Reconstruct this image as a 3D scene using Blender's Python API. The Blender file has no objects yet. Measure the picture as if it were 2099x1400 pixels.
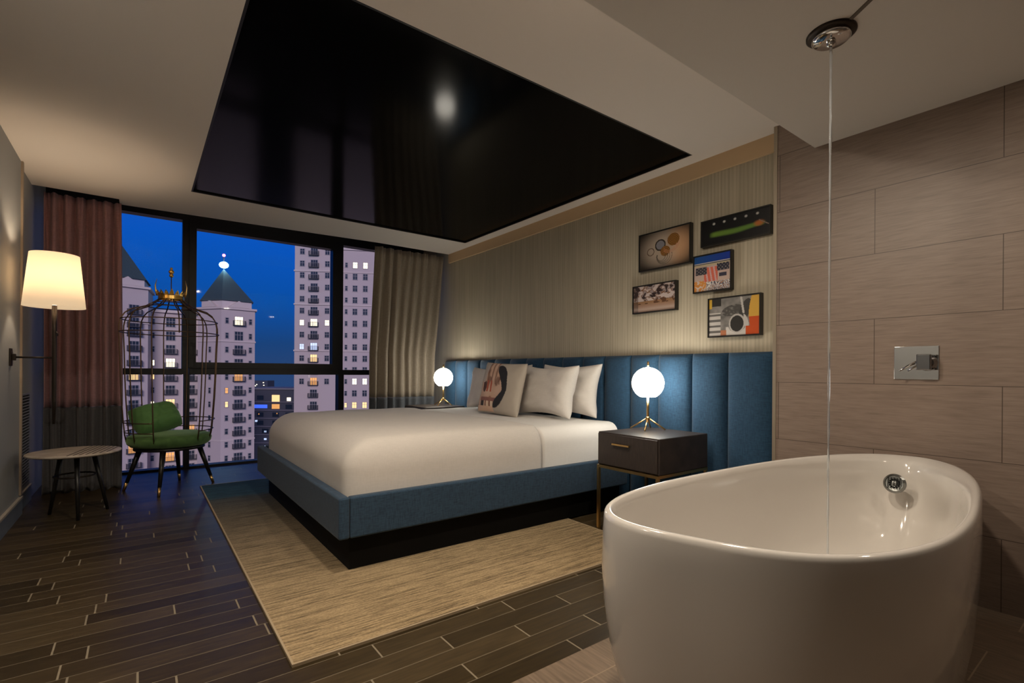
import bpy, bmesh, math, random
import numpy as np
from mathutils import Vector, Matrix, noise
random.seed(7)
sc = bpy.context.scene
C = sc.collection
PI = math.pi

# ---------------------------------------------------------------- materials
def mat(name, col=(.5, .5, .5), rough=.5, metal=0., spec=.5, emit=None, es=1., sheen=0., coat=0., trans=0., sss=0.):
    m = bpy.data.materials.new(name); m.use_nodes = True
    b = m.node_tree.nodes['Principled BSDF']
    b.inputs['Base Color'].default_value = (*col, 1)
    b.inputs['Roughness'].default_value = rough
    b.inputs['Metallic'].default_value = metal
    b.inputs['Specular IOR Level'].default_value = spec
    if sheen:
        b.inputs['Sheen Weight'].default_value = sheen
        b.inputs['Sheen Roughness'].default_value = .4
    if coat:
        b.inputs['Coat Weight'].default_value = coat
        b.inputs['Coat Roughness'].default_value = .04
    if emit:
        b.inputs['Emission Color'].default_value = (*emit, 1)
        b.inputs['Emission Strength'].default_value = es
    return m

class G:
    """small node helper on a material"""
    def __init__(s, m):
        s.m = m; s.t = m.node_tree; s.b = s.t.nodes['Principled BSDF']
        s.tc = s.t.nodes.new('ShaderNodeTexCoord')
    def n(s, ty, **k):
        x = s.t.nodes.new(ty)
        for a, v in k.items(): setattr(x, a, v)
        return x
    def l(s, a, b): s.t.links.new(a, b)
    def mapping(s, scale=(1, 1, 1), loc=(0, 0, 0), rot=(0, 0, 0)):
        mp = s.n('ShaderNodeMapping')
        mp.inputs['Scale'].default_value = scale; mp.inputs['Location'].default_value = loc
        mp.inputs['Rotation'].default_value = rot
        s.l(s.tc.outputs['Object'], mp.inputs['Vector']); return mp.outputs[0]
    def noise(s, scale=(1, 1, 1), sc=5., det=3., rough=.5, loc=(0, 0, 0)):
        x = s.n('ShaderNodeTexNoise'); s.l(s.mapping(scale, loc), x.inputs['Vector'])
        x.inputs['Scale'].default_value = sc; x.inputs['Detail'].default_value = det
        x.inputs['Roughness'].default_value = rough
        return x.outputs[0]
    def math(s, op, a, b=None, c=None, clamp=False):
        x = s.n('ShaderNodeMath', operation=op); x.use_clamp = clamp
        for i, v in enumerate((a, b, c)):
            if v is None: continue
            if isinstance(v, (int, float)): x.inputs[i].default_value = v
            else: s.l(v, x.inputs[i])
        return x.outputs[0]
    def ramp(s, f, stops):
        r = s.n('ShaderNodeValToRGB'); e = r.color_ramp.elements
        while len(e) < len(stops): e.new(.5)
        for i, (p, c) in enumerate(stops):
            e[i].position = p; e[i].color = (*c, 1)
        s.l(f, r.inputs[0]); return r.outputs[0]
    def mix(s, f, a, b, mode='MIX'):
        x = s.n('ShaderNodeMix', data_type='RGBA', blend_type=mode)
        if isinstance(f, (int, float)): x.inputs[0].default_value = f
        else: s.l(f, x.inputs[0])
        for i, v in ((6, a), (7, b)):
            if isinstance(v, tuple): x.inputs[i].default_value = (*v, 1)
            else: s.l(v, x.inputs[i])
        return x.outputs[2]
    def xyz(s, geo=False):
        x = s.n('ShaderNodeSeparateXYZ'); s.l(s.tc.outputs['Object'], x.inputs[0]); return x.outputs
    def col(s, o): s.l(o, s.b.inputs['Base Color'])
    def rough(s, o): s.l(o, s.b.inputs['Roughness'])
    def bump(s, h, st=.3, d=.01):
        b = s.n('ShaderNodeBump'); b.inputs['Strength'].default_value = st; b.inputs['Distance'].default_value = d
        s.l(h, b.inputs['Height']); s.l(b.outputs[0], s.b.inputs['Normal'])

def fabric(name, c1, c2, sx=260, sy=260, sz=260, rough=.9, bump=.25, sheen=.2):
    m = mat(name, c1, rough, sheen=sheen); g = G(m)
    n1 = g.noise((1, 1, .12), 240, 2); n2 = g.noise((.12, .12, 1), 240, 2)
    f = g.math('MULTIPLY', g.math('ADD', n1, n2), .5)
    g.col(g.ramp(f, [(.38, c2), (.62, c1)])); g.bump(f, bump, .003)
    return m

def plaster(name, c, r=.85):
    m = mat(name, c, r); g = G(m)
    n = g.noise((1, 1, 1), 60, 4)
    g.bump(n, .05, .004)
    return m

M = {}
M['ceiling'] = plaster('ceiling_paint', (.80, .745, .695))
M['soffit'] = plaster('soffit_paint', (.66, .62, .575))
M['crown'] = plaster('crown_paint', (.60, .43, .26))
M['grey_wall'] = plaster('grey_wall_vinyl', (.30, .31, .31), .7)
M['base_blue'] = mat('baseboard_paint', (.16, .19, .23), .4)
M['base_top'] = mat('baseboard_cap_paint', (.42, .38, .33), .4)
M['white_plain'] = plaster('plain_wall', (.40, .36, .32))
M['black_frame'] = mat('window_frame_black', (.006, .006, .007), .45)
M['brass'] = mat('brass', (.72, .47, .19), .28, 1.)
M['gold'] = mat('gold_leaf', (.85, .55, .16), .3, 1.)
M['chrome'] = mat('chrome', (.72, .72, .72), .06, 1.)
M['dark_metal'] = mat('dark_bronze_metal', (.035, .026, .020), .4, .7)
M['cage_wire'] = mat('cage_wire', (.15, .095, .055), .36, .85)
M['black_wood'] = mat('black_wood', (.012, .011, .010), .35)
M['plinth'] = mat('plinth_black', (.004, .004, .004), .8, spec=.2)
M['night_wood'] = mat('dark_walnut', (.035, .027, .024), .4)
g = G(M['night_wood']); n = g.noise((1, 12, 1), 14, 5); g.col(g.ramp(n, [(.3, (.028, .022, .020)), (.7, (.050, .038, .033))]))
M['opal'] = mat('opal_glass_lit', (.9, .9, .9), .3, emit=(1., .93, .80), es=19.)
M['bulb'] = mat('bulb_lit', (.9, .9, .9), .3, emit=(1., .8, .55), es=3.)
M['down'] = mat('unseen_downlight_lens', (.9, .9, .9), .3, emit=(1., .86, .70), es=6.)
M['porcelain'] = mat('white_acrylic', (.63, .60, .56), .12, coat=.6)
M['velvet'] = mat('green_velvet', (.055, .125, .035), .85, sheen=.9); g = G(M['velvet']); n = g.noise((1, 1, 1), 18, 3)
g.col(g.ramp(n, [(.3, (.040, .10, .025)), (.7, (.08, .17, .045))]))
M['velvet'].node_tree.nodes['Principled BSDF'].inputs['Sheen Tint'].default_value = (.55, .8, .4, 1)
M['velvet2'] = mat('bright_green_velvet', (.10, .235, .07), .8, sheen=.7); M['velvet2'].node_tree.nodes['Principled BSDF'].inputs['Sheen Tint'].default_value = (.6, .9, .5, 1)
M['navy'] = fabric('blue_linen_upholstery', (.017, .064, .128), (.009, .038, .080), sheen=.15)
M['rail_blue'] = fabric('slate_blue_upholstery', (.028, .066, .115), (.015, .036, .068), sheen=.15)
M['linen'] = fabric('white_cotton', (.66, .62, .58), (.62, .585, .545), bump=.06, sheen=.1)
M['sheet'] = fabric('white_sheet_cotton', (.80, .78, .75), (.77, .75, .72), bump=.05, sheen=.1)
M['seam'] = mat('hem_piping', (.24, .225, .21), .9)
M['curt_mauve'] = fabric('mauve_curtain_fabric', (.36, .20, .215), (.27, .15, .16), bump=.2)
M['curt_grey'] = fabric('charcoal_curtain_fabric', (.10, .095, .10), (.07, .07, .075), bump=.2)
M['curt_taupe'] = fabric('taupe_curtain_fabric', (.32, .27, .21), (.25, .21, .16), bump=.2)
M['curt_slate'] = fabric('slate_curtain_fabric', (.115, .125, .14), (.085, .095, .11), bump=.2)
M['light_top'] = mat('pale_marble_top', (.50, .44, .37), .35); g = G(M['light_top']); n = g.noise((1, 3, 1), 9, 6)
g.col(g.ramp(n, [(.3, (.34, .28, .22)), (.6, (.55, .48, .41))]))
M['groove'] = mat('dark_inlay', (.02, .017, .015), .5)

# glass that keeps rays straight: a thin pane of transparent + fresnel gloss
mg = bpy.data.materials.new('window_glass'); mg.use_nodes = True; t = mg.node_tree; t.nodes.clear()
o = t.nodes.new('ShaderNodeOutputMaterial'); mx = t.nodes.new('ShaderNodeMixShader'); tr = t.nodes.new('ShaderNodeBsdfTransparent')
gl = t.nodes.new('ShaderNodeBsdfGlossy'); gl.inputs['Roughness'].default_value = .02; fr = t.nodes.new('ShaderNodeFresnel'); fr.inputs[0].default_value = 1.16
tr.inputs[0].default_value = (.93, .95, .96, 1)
t.links.new(fr.outputs[0], mx.inputs[0]); t.links.new(tr.outputs[0], mx.inputs[1]); t.links.new(gl.outputs[0], mx.inputs[2]); t.links.new(mx.outputs[0], o.inputs[0])
M['glass'] = mg

# falling water
mw = mat('water', (.9, .95, 1.), .03); mw.node_tree.nodes['Principled BSDF'].inputs['Transmission Weight'].default_value = .85
mw.node_tree.nodes['Principled BSDF'].inputs['IOR'].default_value = 1.33
M['water'] = mw

# translucent lamp shade
ms = bpy.data.materials.new('lit_linen_shade'); ms.use_nodes = True; t = ms.node_tree; t.nodes.clear()
o = t.nodes.new('ShaderNodeOutputMaterial'); a1 = t.nodes.new('ShaderNodeAddShader'); mx = t.nodes.new('ShaderNodeMixShader')
df = t.nodes.new('ShaderNodeBsdfDiffuse'); tl = t.nodes.new('ShaderNodeBsdfTranslucent'); em = t.nodes.new('ShaderNodeEmission')
df.inputs[0].default_value = (.85, .78, .68, 1); tl.inputs[0].default_value = (.82, .72, .58, 1); mx.inputs[0].default_value = .6
em.inputs[0].default_value = (1, .78, .52, 1); em.inputs[1].default_value = .30
t.links.new(df.outputs[0], mx.inputs[1]); t.links.new(tl.outputs[0], mx.inputs[2]); t.links.new(mx.outputs[0], a1.inputs[0]); t.links.new(em.outputs[0], a1.inputs[1]); t.links.new(a1.outputs[0], o.inputs[0])
M['shade'] = ms

# glossy stretched ceiling
M['gloss_black'] = mat('gloss_black_stretch_film', (.003, .003, .003), .12, spec=.04)

# dark plank tiles of the bedroom
def plank_floor(name, w, L, cols, grout, gcol, rough, along_x=True, phase=0., ph2=0.):
    m = mat(name, cols[0], rough, spec=.18); g = G(m); X = g.xyz()
    a, b = (X[0], X[1]) if along_x else (X[1], X[0])
    row = g.math('FLOOR', g.math('DIVIDE', g.math('ADD', b, phase), w))
    fr = g.math('FRACT', g.math('DIVIDE', g.math('ADD', b, phase), w))
    wn = g.n('ShaderNodeTexWhiteNoise', noise_dimensions='1D'); g.l(row, wn.inputs['W'])
    off = g.math('MULTIPLY', wn.outputs['Value'], L)
    q = g.math('DIVIDE', g.math('ADD', g.math('ADD', a, off), ph2), L)
    cx = g.math('FRACT', q); ci = g.math('FLOOR', q)
    wn2 = g.n('ShaderNodeTexWhiteNoise', noise_dimensions='2D'); cv = g.n('ShaderNodeCombineXYZ'); g.l(row, cv.inputs[0]); g.l(ci, cv.inputs[1]); g.l(cv.outputs[0], wn2.inputs['Vector'])
    ed = g.math('LESS_THAN', g.math('MINIMUM', fr, g.math('SUBTRACT', 1., fr)), grout / w / 2)
    ed2 = g.math('LESS_THAN', g.math('MINIMUM', cx, g.math('SUBTRACT', 1., cx)), grout / L * .8)
    line = g.math('MAXIMUM', g.math('MULTIPLY', ed, .55), ed2)
    grain = g.noise((1, 10, 1) if along_x else (10, 1, 1), 7, 6)
    base = g.ramp(wn2.outputs['Value'], [(0., cols[0]), (.5, cols[1]), (1., cols[2])])
    base = g.mix(.55, base, g.ramp(grain, [(.3, (.25, .25, .25)), (.7, (1, 1, 1))]), 'MULTIPLY')
    g.col(g.mix(line, base, gcol))
    h = g.math('SUBTRACT', g.math('MULTIPLY', grain, .12), g.math('MAXIMUM', ed, ed2))
    g.bump(h, .25, .003)
    g.rough(g.math('ADD', g.math('MULTIPLY', grain, .18), g.math('ADD', g.math('MULTIPLY', line, .3), rough - .09)))
    return m
M['floor'] = plank_floor('dark_plank_tile', .104, .61, [(.036, .024, .010), (.054, .037, .017), (.082, .057, .028)], 0.004, (.24, .20, .14), .36, True, .0345)
M['bfloor'] = plank_floor('tan_plank_tile', .30, 1.2, [(.20, .145, .10), (.23, .17, .12), (.26, .19, .135)], .003, (.30, .23, .16), .45, False, .12)

# wood-look porcelain on the bathing wall
m = mat('wood_look_wall_tile', (.4, .3, .25), .42); g = G(m); X = g.xyz(); M['walltile'] = m
rz = g.math('DIVIDE', g.math('SUBTRACT', X[2], .323), .338); row = g.math('FLOOR', rz); fz = g.math('FRACT', rz)
par = g.math('MODULO', g.math('ADD', row, 10.), 2.)
yy = g.math('DIVIDE', g.math('ADD', g.math('SUBTRACT', X[1], .45), g.math('MULTIPLY', g.math('SUBTRACT', 1., par), -.48)), .96)
fy = g.math('FRACT', g.math('ADD', yy, 10.))
e1 = g.math('LESS_THAN', g.math('MINIMUM', fz, g.math('SUBTRACT', 1., fz)), .0045)
e2 = g.math('LESS_THAN', g.math('MINIMUM', fy, g.math('SUBTRACT', 1., fy)), .0018)
ln = g.math('MAXIMUM', e1, e2)
gr = g.noise((1, .04, 1), 260, 3); g2 = g.noise((1, .08, 1), 90, 4)
base = g.ramp(g.math('ADD', g.math('MULTIPLY', gr, .5), g.math('MULTIPLY', g2, .5)), [(.36, (.205, .152, .120)), (.5, (.250, .188, .150)), (.64, (.285, .217, .175))])
g.col(g.mix(ln, base, (.085, .06, .045))); g.bump(g.math('SUBTRACT', g.math('MULTIPLY', gr, .25), ln), .25, .002)

# ribbed wallcovering of the headboard wall
m = mat('ribbed_wallcovering', (.3, .27, .2), .75); g = G(m); M['ribwall'] = m
r1 = g.noise((1, 1, .02), 90, 2); r2 = g.noise((1, 1, .05), 25, 3); X = g.xyz()
wv = g.math('SINE', g.math('MULTIPLY', X[1], 2 * PI / .026))
f = g.math('ADD', g.math('ADD', g.math('MULTIPLY', r1, .45), g.math('MULTIPLY', r2, .28)), g.math('MULTIPLY', wv, .075))
g.col(g.ramp(f, [(.25, (.38, .335, .25)), (.55, (.51, .455, .345))])); g.bump(f, .35, .006)

# rug: teal at the window end, cream at the near end, woven streaks across
m = mat('ombre_rug', (.4, .3, .2), .95); g = G(m); X = g.xyz(); M['rug'] = m
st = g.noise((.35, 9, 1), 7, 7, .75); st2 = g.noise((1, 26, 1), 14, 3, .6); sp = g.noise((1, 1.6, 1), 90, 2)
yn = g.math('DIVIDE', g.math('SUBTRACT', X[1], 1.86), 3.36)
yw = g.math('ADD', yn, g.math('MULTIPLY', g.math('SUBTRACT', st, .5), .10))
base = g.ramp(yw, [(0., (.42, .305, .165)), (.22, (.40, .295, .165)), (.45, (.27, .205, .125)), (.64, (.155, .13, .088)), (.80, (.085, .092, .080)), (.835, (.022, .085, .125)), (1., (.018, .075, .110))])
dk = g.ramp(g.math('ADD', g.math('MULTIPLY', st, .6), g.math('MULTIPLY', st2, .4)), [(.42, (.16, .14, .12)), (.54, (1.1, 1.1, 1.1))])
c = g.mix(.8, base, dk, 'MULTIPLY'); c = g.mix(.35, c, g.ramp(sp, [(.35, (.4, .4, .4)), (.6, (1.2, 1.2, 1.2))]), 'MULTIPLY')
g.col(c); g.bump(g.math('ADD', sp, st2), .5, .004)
M['rug_edge'] = mat('rug_binding', (.40, .31, .20), .9)

def vcol(name, rough=.5):
    m = mat(name, rough=rough); g = G(m); a = g.n('ShaderNodeAttribute', attribute_name='Col'); g.col(a.outputs['Color']); return m
M['print'] = vcol('printed_picture', .35); M['print_cloth'] = vcol('printed_cotton', .9)
# exterior
M['stone'] = mat('pale_limestone', (.50, .42, .44), .9)
M['stone2'] = mat('pale_limestone_upper', (.56, .48, .50), .9)
M['belt'] = mat('stone_moulding', (.58, .49, .49), .9)
M['slate'] = mat('slate_roof', (.035, .060, .075), .7)
M['wdark'] = mat('dark_window_glass', (.03, .04, .06), .2)
M['wframe'] = mat('pale_window_frame', (.35, .31, .34), .6)
M['iron'] = mat('balcony_iron', (.045, .045, .06), .6)
M['lit'] = mat('lit_window_warm', (.5, .4, .2), .5, emit=(1., .62, .26), es=1.15)
M['lit2'] = mat('lit_window_pale', (.5, .5, .4), .5, emit=(1., .85, .58), es=1.7)
M['lit3'] = mat('lit_window_blue', (.1, .2, .5), .5, emit=(.05, .13, .9), es=1.0)
M['amber'] = mat('lit_window_amber', (.5, .3, .1), .5, emit=(1., .42, .12), es=.75)
M['cool'] = mat('lit_window_cool', (.5, .5, .6), .5, emit=(.6, .72, 1.), es=.9)
M['lowrise'] = mat('low_building_wall', (.12, .12, .15), .9)
M['city_ground'] = mat('city_ground', (.03, .035, .04), 1.)
M['beacon'] = mat('beacon_white', (.9, .9, .9), .3, emit=(.45, .85, 1.), es=40.)
M['beacon_red'] = mat('beacon_red', (.9, .1, .2), .3, emit=(1., .10, .30), es=10.)

# ---------------------------------------------------------------- mesh helpers
def mesh(name, bm, m, parent=None, smooth=False, loc=None, rot=None):
    me = bpy.data.meshes.new(name)
    bmesh.ops.recalc_face_normals(bm, faces=bm.faces)
    bm.to_mesh(me); bm.free()
    for x in (m if isinstance(m, (list, tuple)) else [m]): me.materials.append(x)
    if smooth:
        for p in me.polygons: p.use_smooth = True
    o = bpy.data.objects.new(name, me); C.objects.link(o)
    if parent: o.parent = parent
    if loc: o.location = loc
    if rot: o.rotation_euler = rot
    return o
def B(): return bmesh.new()
def box(bm, x0, x1, y0, y1, z0, z1, mi=0):
    v = [bm.verts.new((x, y, z)) for x in (x0, x1) for y in (y0, y1) for z in (z0, z1)]
    fs = [(0, 1, 3, 2), (4, 6, 7, 5), (0, 4, 5, 1), (2, 3, 7, 6), (0, 2, 6, 4), (1, 5, 7, 3)]
    for f in fs:
        fc = bm.faces.new([v[i] for i in f]); fc.material_index = mi
    return v
def bevel(o, w=.004, seg=3, angle=40):
    md = o.modifiers.new('bevel', 'BEVEL'); md.width = w; md.segments = seg; md.limit_method = 'ANGLE'; md.angle_limit = math.radians(angle)
    for p in o.data.polygons: p.use_smooth = True
    w2 = o.modifiers.new('wn', 'WEIGHTED_NORMAL'); w2.keep_sharp = False
    return o
def prism(bm, poly, z0, z1, mi=0):
    lo = [bm.verts.new((x, y, z0)) for x, y in poly]; hi = [bm.verts.new((x, y, z1)) for x, y in poly]
    n = len(poly)
    for i in range(n): bm.faces.new((lo[i], lo[(i + 1) % n], hi[(i + 1) % n], hi[i])).material_index = mi
    bm.faces.new(lo).material_index = mi; bm.faces.new(hi).material_index = mi
def loft(bm, rings, cap0=True, cap1=True, mi=0):
    R = [[bm.verts.new(p) for p in r] for r in rings]; n = len(R[0])
    for a, b in zip(R, R[1:]):
        for i in range(n): bm.faces.new((a[i], a[(i + 1) % n], b[(i + 1) % n], b[i])).material_index = mi
    if cap0: bm.faces.new(R[0]).material_index = mi
    if cap1: bm.faces.new(R[-1]).material_index = mi
    return R
def circ(cx, cy, z, r, n=32): return [(cx + r * math.cos(2 * PI * i / n), cy + r * math.sin(2 * PI * i / n), z) for i in range(n)]
def lathe(bm, prof, cx=0, cy=0, n=40, cap0=True, cap1=True, mi=0): return loft(bm, [circ(cx, cy, z, max(r, 1e-4), n) for r, z in prof], cap0, cap1, mi)
def tube(bm, pts, r, seg=8, closed=False, mi=0):
    pts = [Vector(p) for p in pts]; n = len(pts); R = []
    rr = r if isinstance(r, (list, tuple)) else [r] * n
    up = None
    for i, p in enumerate(pts):
        if closed: t = (pts[(i + 1) % n] - pts[i - 1]).normalized()
        else: t = (pts[min(i + 1, n - 1)] - pts[max(i - 1, 0)]).normalized()
        if up is None: up = Vector((0, 0, 1)) if abs(t.z) < .9 else Vector((1, 0, 0))
        a = t.cross(up).normalized(); b = a.cross(t).normalized(); up = b
        R.append([bm.verts.new(p + (a * math.cos(2 * PI * k / seg) + b * math.sin(2 * PI * k / seg)) * rr[i]) for k in range(seg)])
    rg = range(n if closed else n - 1)
    for i in rg:
        A, Bq = R[i], R[(i + 1) % n]
        for k in range(seg): bm.faces.new((A[k], A[(k + 1) % seg], Bq[(k + 1) % seg], Bq[k])).material_index = mi
    if not closed:
        bm.faces.new(R[0]).material_index = mi; bm.faces.new(R[-1]).material_index = mi
def ball(bm, c, r, n=16, sz=1., mi=0):
    lathe(bm, [(r * math.sin(PI * i / n), c[2] - r * sz * math.cos(PI * i / n)) for i in range(n + 1)], c[0], c[1], n * 2, mi=mi)

def tag(o, label=None, cat=None, group=None, kind=None):
    if label: o['label'] = label
    if cat: o['category'] = cat
    if group: o['group'] = group
    if kind: o['kind'] = kind
    return o
def thing(name, label, cat, loc=(0, 0, 0), rz=0, group=None, kind=None):
    o = bpy.data.objects.new(name, None); C.objects.link(o); o.location = loc; o.rotation_euler = (0, 0, rz); o.empty_display_size = .1
    return tag(o, label, cat, group, kind)
def struct(name, bm, m, label, cat, **k):
    return tag(mesh(name, bm, m, **k), label, cat, kind='structure')
def copy_tree(o, parent=None):
    c = o.copy(); C.objects.link(c)
    if parent: c.parent = parent
    for ch in [x for x in bpy.data.objects if x.parent == o and x != c]: copy_tree(ch, c)
    return c

# ---------------------------------------------------------------- room shell
XL, XT, XW, YG = -.69, 3.05, 3.15, 6.30      # left wall, tiled wall, headboard wall, glass
ZC, ZS = 2.535, 2.33
YB = -3.0
b = B(); box(b, XL - .15, XW + .15, 1.335, YG + .12, -.25, 0); struct('floor', b, M['floor'], 'dark brown plank tile floor of the bedroom area', 'floor')
b = B(); box(b, XL - .15, XW + .15, YB - .15, 1.335, -.25, 0); struct('floor', b, M['bfloor'], 'light brown plank tile floor around the bathtub', 'floor')
# ceiling with an opening for the black panel
PX0, PX1, PY0, PY1 = .332, 3.003, 1.968, 4.920
b = B()
box(b, XL - .15, XW + .15, 1.22, PY0, ZC, 2.9); box(b, XL - .15, PX0, PY0, PY1, ZC, 2.9); box(b, PX1, XW + .15, PY0, PY1, ZC, 2.9)
box(b, XL - .15, XW + .15, PY1, 5.53, ZC, 2.9)
prism(b, [(-.155, 5.53), (-.155, 5.70), (1.097, 5.615), (2.19, 5.53)], ZC, 2.9)
box(b, XL - .15, XW + .15, 5.53, YG + .12, 2.74, 2.9)
struct('ceiling', b, M['ceiling'], 'beige painted bedroom ceiling around the glossy black panel', 'ceiling')
b = B(); box(b, XL - .15, XT + .3, YB - .15, 1.22, ZS, 2.9); struct('ceiling', b, M['soffit'], 'lower ceiling over the bathtub with a stepped edge', 'ceiling')
pn = thing('ceiling_panel', 'large glossy black reflective panel set into the bedroom ceiling', 'ceiling panel', ((PX0 + PX1) / 2, (PY0 + PY1) / 2, ZC))
hx, hy = (PX1 - PX0) / 2, (PY1 - PY0) / 2
b = B(); box(b, -hx + .004, hx - .004, -hy + .004, hy - .004, .012, .03); mesh('film', b, M['gloss_black'], pn)
b = B()
for x0, x1, y0, y1 in ((-hx, -hx + .012, -hy, hy), (hx - .012, hx, -hy, hy), (-hx + .012, hx - .012, -hy, -hy + .012), (-hx + .012, hx - .012, hy - .012, hy)): box(b, x0, x1, y0, y1, 0, .012)
mesh('edge_frame', b, M['black_frame'], pn)
# walls
b = B(); box(b, XL - .15, XL, YB, 4.98, 0, 2.6); struct('wall_left', b, M['grey_wall'], 'grey wall on the left carrying the wall lamp', 'wall')
b = B(); box(b, XL - .15, XL - .018, 4.98, YG + .12, 0, 2.75); struct('wall_left_recess', b, M['grey_wall'], 'grey recessed strip of wall beside the window corner', 'wall')
b = B(); box(b, XT, XW + .15, YB, 1.425, 0, 2.9); struct('wall_right', b, M['walltile'], 'brown wood look tiled wall behind the bathtub', 'wall')
b = B(); box(b, XW, XW + .15, 1.425, YG + .12, 0, 2.9); struct('wall_headboard', b, M['ribwall'], 'beige ribbed wallcovering wall above the blue headboard', 'wall')
b = B(); box(b, XL - .15, XW + .15, YB - .15, YB, 0, 2.9); struct('wall_back', b, M['white_plain'], 'plain wall behind the viewer', 'wall')
b = B(); box(b, XW - .022, XW, 1.45, 5.53, 2.425, ZC); struct('trim_1', b, M['crown'], 'flat brown crown band along the top of the headboard wall', 'trim')
b = B(); box(b, XT - .004, XT + .03, 1.425, 1.445, 0, ZC); struct('trim_2', b, M['brass'] if False else mat('champagne_metal_trim', (.42, .36, .28), .35, .6), 'slim metal strip ending the tiled wall', 'trim')
b = B(); box(b, XL, XL + .012, 4.95, 4.985, .14, ZC); struct('trim_3', b, mat('tan_corner_trim', (.34, .27, .20), .5), 'slim tan vertical strip on the left wall beside the lamp', 'trim')
b = B(); box(b, XL, XL + .014, YB, 4.985, 0, .115); box(b, XL - .018, XL - .006, 4.985, 5.52, 0, .115); box(b, XL, XL + .018, YB, 4.985, .115, .13, 1); box(b, XL - .018, XL - .004, 4.985, 5.52, .115, .125, 1)
struct('baseboard_left', b, [M['base_blue'], M['base_top']], 'blue grey baseboard with a pale cap along the left wall', 'baseboard')
b = B(); prism(b, [(2.052, .705), (2.040, .712), (1.60, .06), (1.612, .053)], ZS - .004, ZS); struct('trim_4', b, mat('dark_strip', (.12, .10, .08), .6), 'thin dark strip on the lower ceiling behind the spout', 'trim')  # narrow dark strip across the lower ceiling
# air grille
v = thing('air_vent', 'tall louvred grey air vent low on the left wall by the curtain', 'vent', (XL - .018, 5.10, .15))
b = B(); box(b, 0, .006, 0, .015, 0, .71); box(b, 0, .006, .36, .375, 0, .71); box(b, 0, .006, .015, .36, 0, .015); box(b, 0, .006, .015, .36, .695, .71); mesh('vent_frame', b, M['base_blue'], v)
b = B()
for k in range(30): box(b, .001, .007, .016, .359, .022 + k * .0225, .032 + k * .0225)
mesh('louvres', b, mat('vent_louvre', (.20, .22, .25), .5), v)
b = B(); box(b, .0002, .0008, .016, .359, .016, .694); mesh('vent_back', b, M['plinth'], v)

# ---------------------------------------------------------------- windows
FY0, FY1 = YG - .03, YG + .09
def bay(n, x0, x1, ztop, label, lowx=None, split=(.996, 1.06)):
    b = B(); box(b, x0 - .001, x1 + .001, FY0, FY1, *split)
    w = tag(mesh('window_%d' % n, b, M['black_frame']), label, 'window', kind='structure')
    l0, l1 = lowx or (x0, x1)
    b = B(); box(b, l0, l1, YG + .02, YG + .028, .02, split[0]); mesh('pane', b, M['glass'], w)
    return w
w1 = bay(1, -.708, .352, 2.63, 'left bay of the window wall, partly behind the mauve curtain')
b = B(); box(b, -.708, .352, YG + .02, YG + .028, 1.06, 2.63); mesh('pane', b, M['glass'], w1)
w2 = bay(2, .42, 1.97, 2.63, 'wide middle bay of the window wall with a framed opening sash', (.422, 1.987), (.998, 1.066))
b = B()
for x0, x1, z0, z1 in ((.411, .476, 1.066, 2.63), (1.904, 1.972, 1.066, 2.63), (.476, 1.904, 1.066, 1.13), (.476, 1.904, 2.555, 2.63)): box(b, x0, x1, FY0 - .02, FY1 - .03, z0, z1)
s_ = mesh('sash', b, M['black_frame'], w2)
b = B(); box(b, .476, 1.904, YG + .0, YG + .008, 1.13, 2.555); mesh('sash_pane', b, M['glass'], s_)
w3 = bay(3, 2.04, 3.15, 2.63, 'right bay of the window wall beside the taupe curtain')
b = B(); box(b, 2.04, 3.15, YG + .02, YG + .028, 1.06, 2.63); mesh('pane', b, M['glass'], w3)
b = B()
box(b, .352, .411, FY0, FY1, 1.0, 2.74); box(b, .37, .422, FY0, FY1, 0, 1.0); box(b, 1.972, 2.04, FY0, FY1, 1.0, 2.74); box(b, 1.987, 2.055, FY0, FY1, 0, 1.0)
box(b, -.708, .352, FY0, FY1, 2.63, 2.74); box(b, .411, 1.972, FY0, FY1, 2.63, 2.74); box(b, 2.04, 3.15, FY0, FY1, 2.63, 2.74); box(b, -.708, .37, FY0, FY1, 0, .02); box(b, .422, 1.987, FY0, FY1, 0, .02); box(b, 2.055, 3.15, FY0, FY1, 0, .02)
box(b, -.708, -.66, FY0, FY1, .02, 2.63)
struct('trim_5', b, M['black_frame'], 'black mullions, head and sill of the window wall', 'window frame')

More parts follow.
